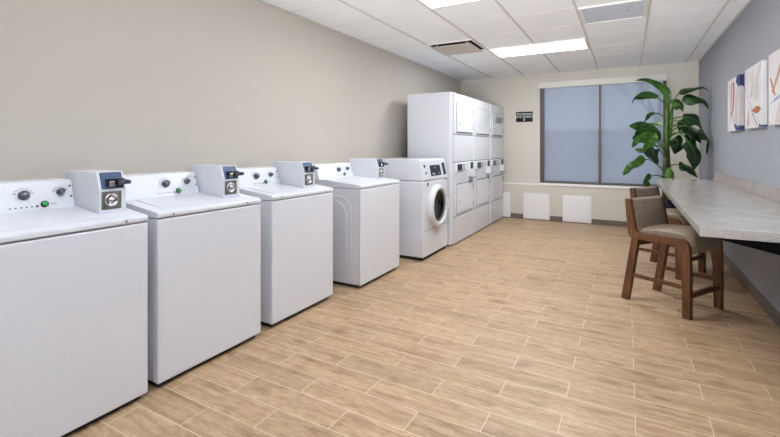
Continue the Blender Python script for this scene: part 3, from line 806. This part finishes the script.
# ------------------------------------------------------------------ outside the window
b = MB(); b.box(-14, 14, YW+.3, 40, -.6, -.5); struct(b.build('ground', M['asphalt']), 'pale paved ground outside the window', 'ground')
def bare_tree(x, y, h, label, seed):
    rnd = random.Random(seed); b = MB()
    def grow(p, d, l, r, depth):
        q = p + d*l
        b.tube([p, p + d*l*.5 + Vector((rnd.uniform(-.04, .04), rnd.uniform(-.04, .04), 0))*l, q], [r, r*.85, r*.7], 6)
        if depth == 0: return
        for _ in range(3 if depth > 1 else 2):
            nd = (d + Vector((rnd.uniform(-.8, .8), rnd.uniform(-.8, .8), rnd.uniform(-.1, .5)))).normalized()
            grow(q, nd, l*rnd.uniform(.6, .8), r*.62, depth-1)
    grow(Vector((0, 0, 0)), Vector((.05, 0, 1)).normalized(), h*.3, h*.022, 5)
    o = b.build('bare_tree', M['bark']); o.location = (x, y, -.5)
    tag(o, label, 'tree')
t = thing('building', 'low pale building across the lot, a dim band through the roller shades', 'building', (1.0, 26, -.5))
b = MB(); b.box(-16, 12, 0, 6, 0, 2.5, .03); b.build('wall', M['block'], t)
b = MB(); b.box(-16.2, 12.2, -.2, 6.2, 2.5, 2.8, .03); b.build('roof', M['block'], t)
for i in range(7):
    b = MB(); b.box(-14+3.6*i, -12.2+3.6*i, -.04, .02, .9, 2.0, .02); b.build('window', M['lcd'], t)
bare_tree(.8, 14.5, 5.2, 'bare winter tree outside, seen faintly through the roller shades', 5)

# ------------------------------------------------------------------ light
w = bpy.data.worlds.new('sky'); bpy.context.scene.world = w; w.use_nodes = True
nt = w.node_tree; bg = nt.nodes['Background']
tc = nt.nodes.new('ShaderNodeTexCoord'); sx = nt.nodes.new('ShaderNodeSeparateXYZ'); rp = nt.nodes.new('ShaderNodeValToRGB')
nt.links.new(tc.outputs['Generated'], sx.inputs[0]); nt.links.new(sx.outputs['Z'], rp.inputs['Fac'])
rp.color_ramp.elements[0].position = 0.0; rp.color_ramp.elements[0].color = lin((214, 220, 232))
rp.color_ramp.elements[1].position = 0.5; rp.color_ramp.elements[1].color = lin((206, 219, 244))
nt.links.new(rp.outputs['Color'], bg.inputs['Color']); bg.inputs['Strength'].default_value = 2.4

def area(name, loc, sx_, sy_, power, col=(1, .97, .93), rot=(0, 0, 0)):
    l = bpy.data.lights.new(name, 'AREA'); l.shape = 'RECTANGLE'; l.size = sx_; l.size_y = sy_; l.energy = power; l.color = col
    o = bpy.data.objects.new(name, l); C.objects.link(o); o.location = loc; o.rotation_euler = rot
    return o
COOL = (.91, .955, 1.0)
area('ceiling_lamp', (-1.013, 5.83, H-.03), 1.1, .5, 31, COOL)
area('ceiling_lamp', (-1.013, 3.38, H-.03), 1.1, .5, 24, COOL)
area('ceiling_lamp', (-1.013, .95, H-.03), 1.1, .5, 3, COOL)
area('ceiling_lamp', (-1.013, -1.4, H-.03), 1.1, .5, 4, COOL)
bl = area('added_bounce_fill', (-.4, -1.6, 1.0), 1.6, 1.2, 90, COOL, (R(180-57), 0, 0))  # unseen fill added behind the camera to lighten the ceiling
bl.data.spread = R(75)
bl = area('added_bounce_fill', (-.5, -.6, 1.2), 1.6, 1.2, 14, COOL, (R(180-20), 0, 0))  # second added fill, throws light up at the near ceiling
bl.data.spread = R(110)

# ------------------------------------------------------------------ camera
cam = bpy.data.cameras.new('camera'); co = bpy.data.objects.new('camera', cam); C.objects.link(co)
f = 423.07
cam.sensor_fit = 'HORIZONTAL'; cam.sensor_width = 36.0; cam.lens = 36.0*f/780.0
cam.shift_x = 0.0; cam.shift_y = -(218.5-147.0)/780.0
cam.clip_start = .05
co.location = (0, 0, 1.3); co.rotation_euler = (R(90), 0, .50914576)
sc = bpy.context.scene; sc.camera = co
sc.view_settings.view_transform = 'Standard'; sc.view_settings.look = 'None'
sc.view_settings.exposure = 0.16
sc.cycles.use_denoising = True
sc.cycles.max_bounces = 10; sc.cycles.diffuse_bounces = 6
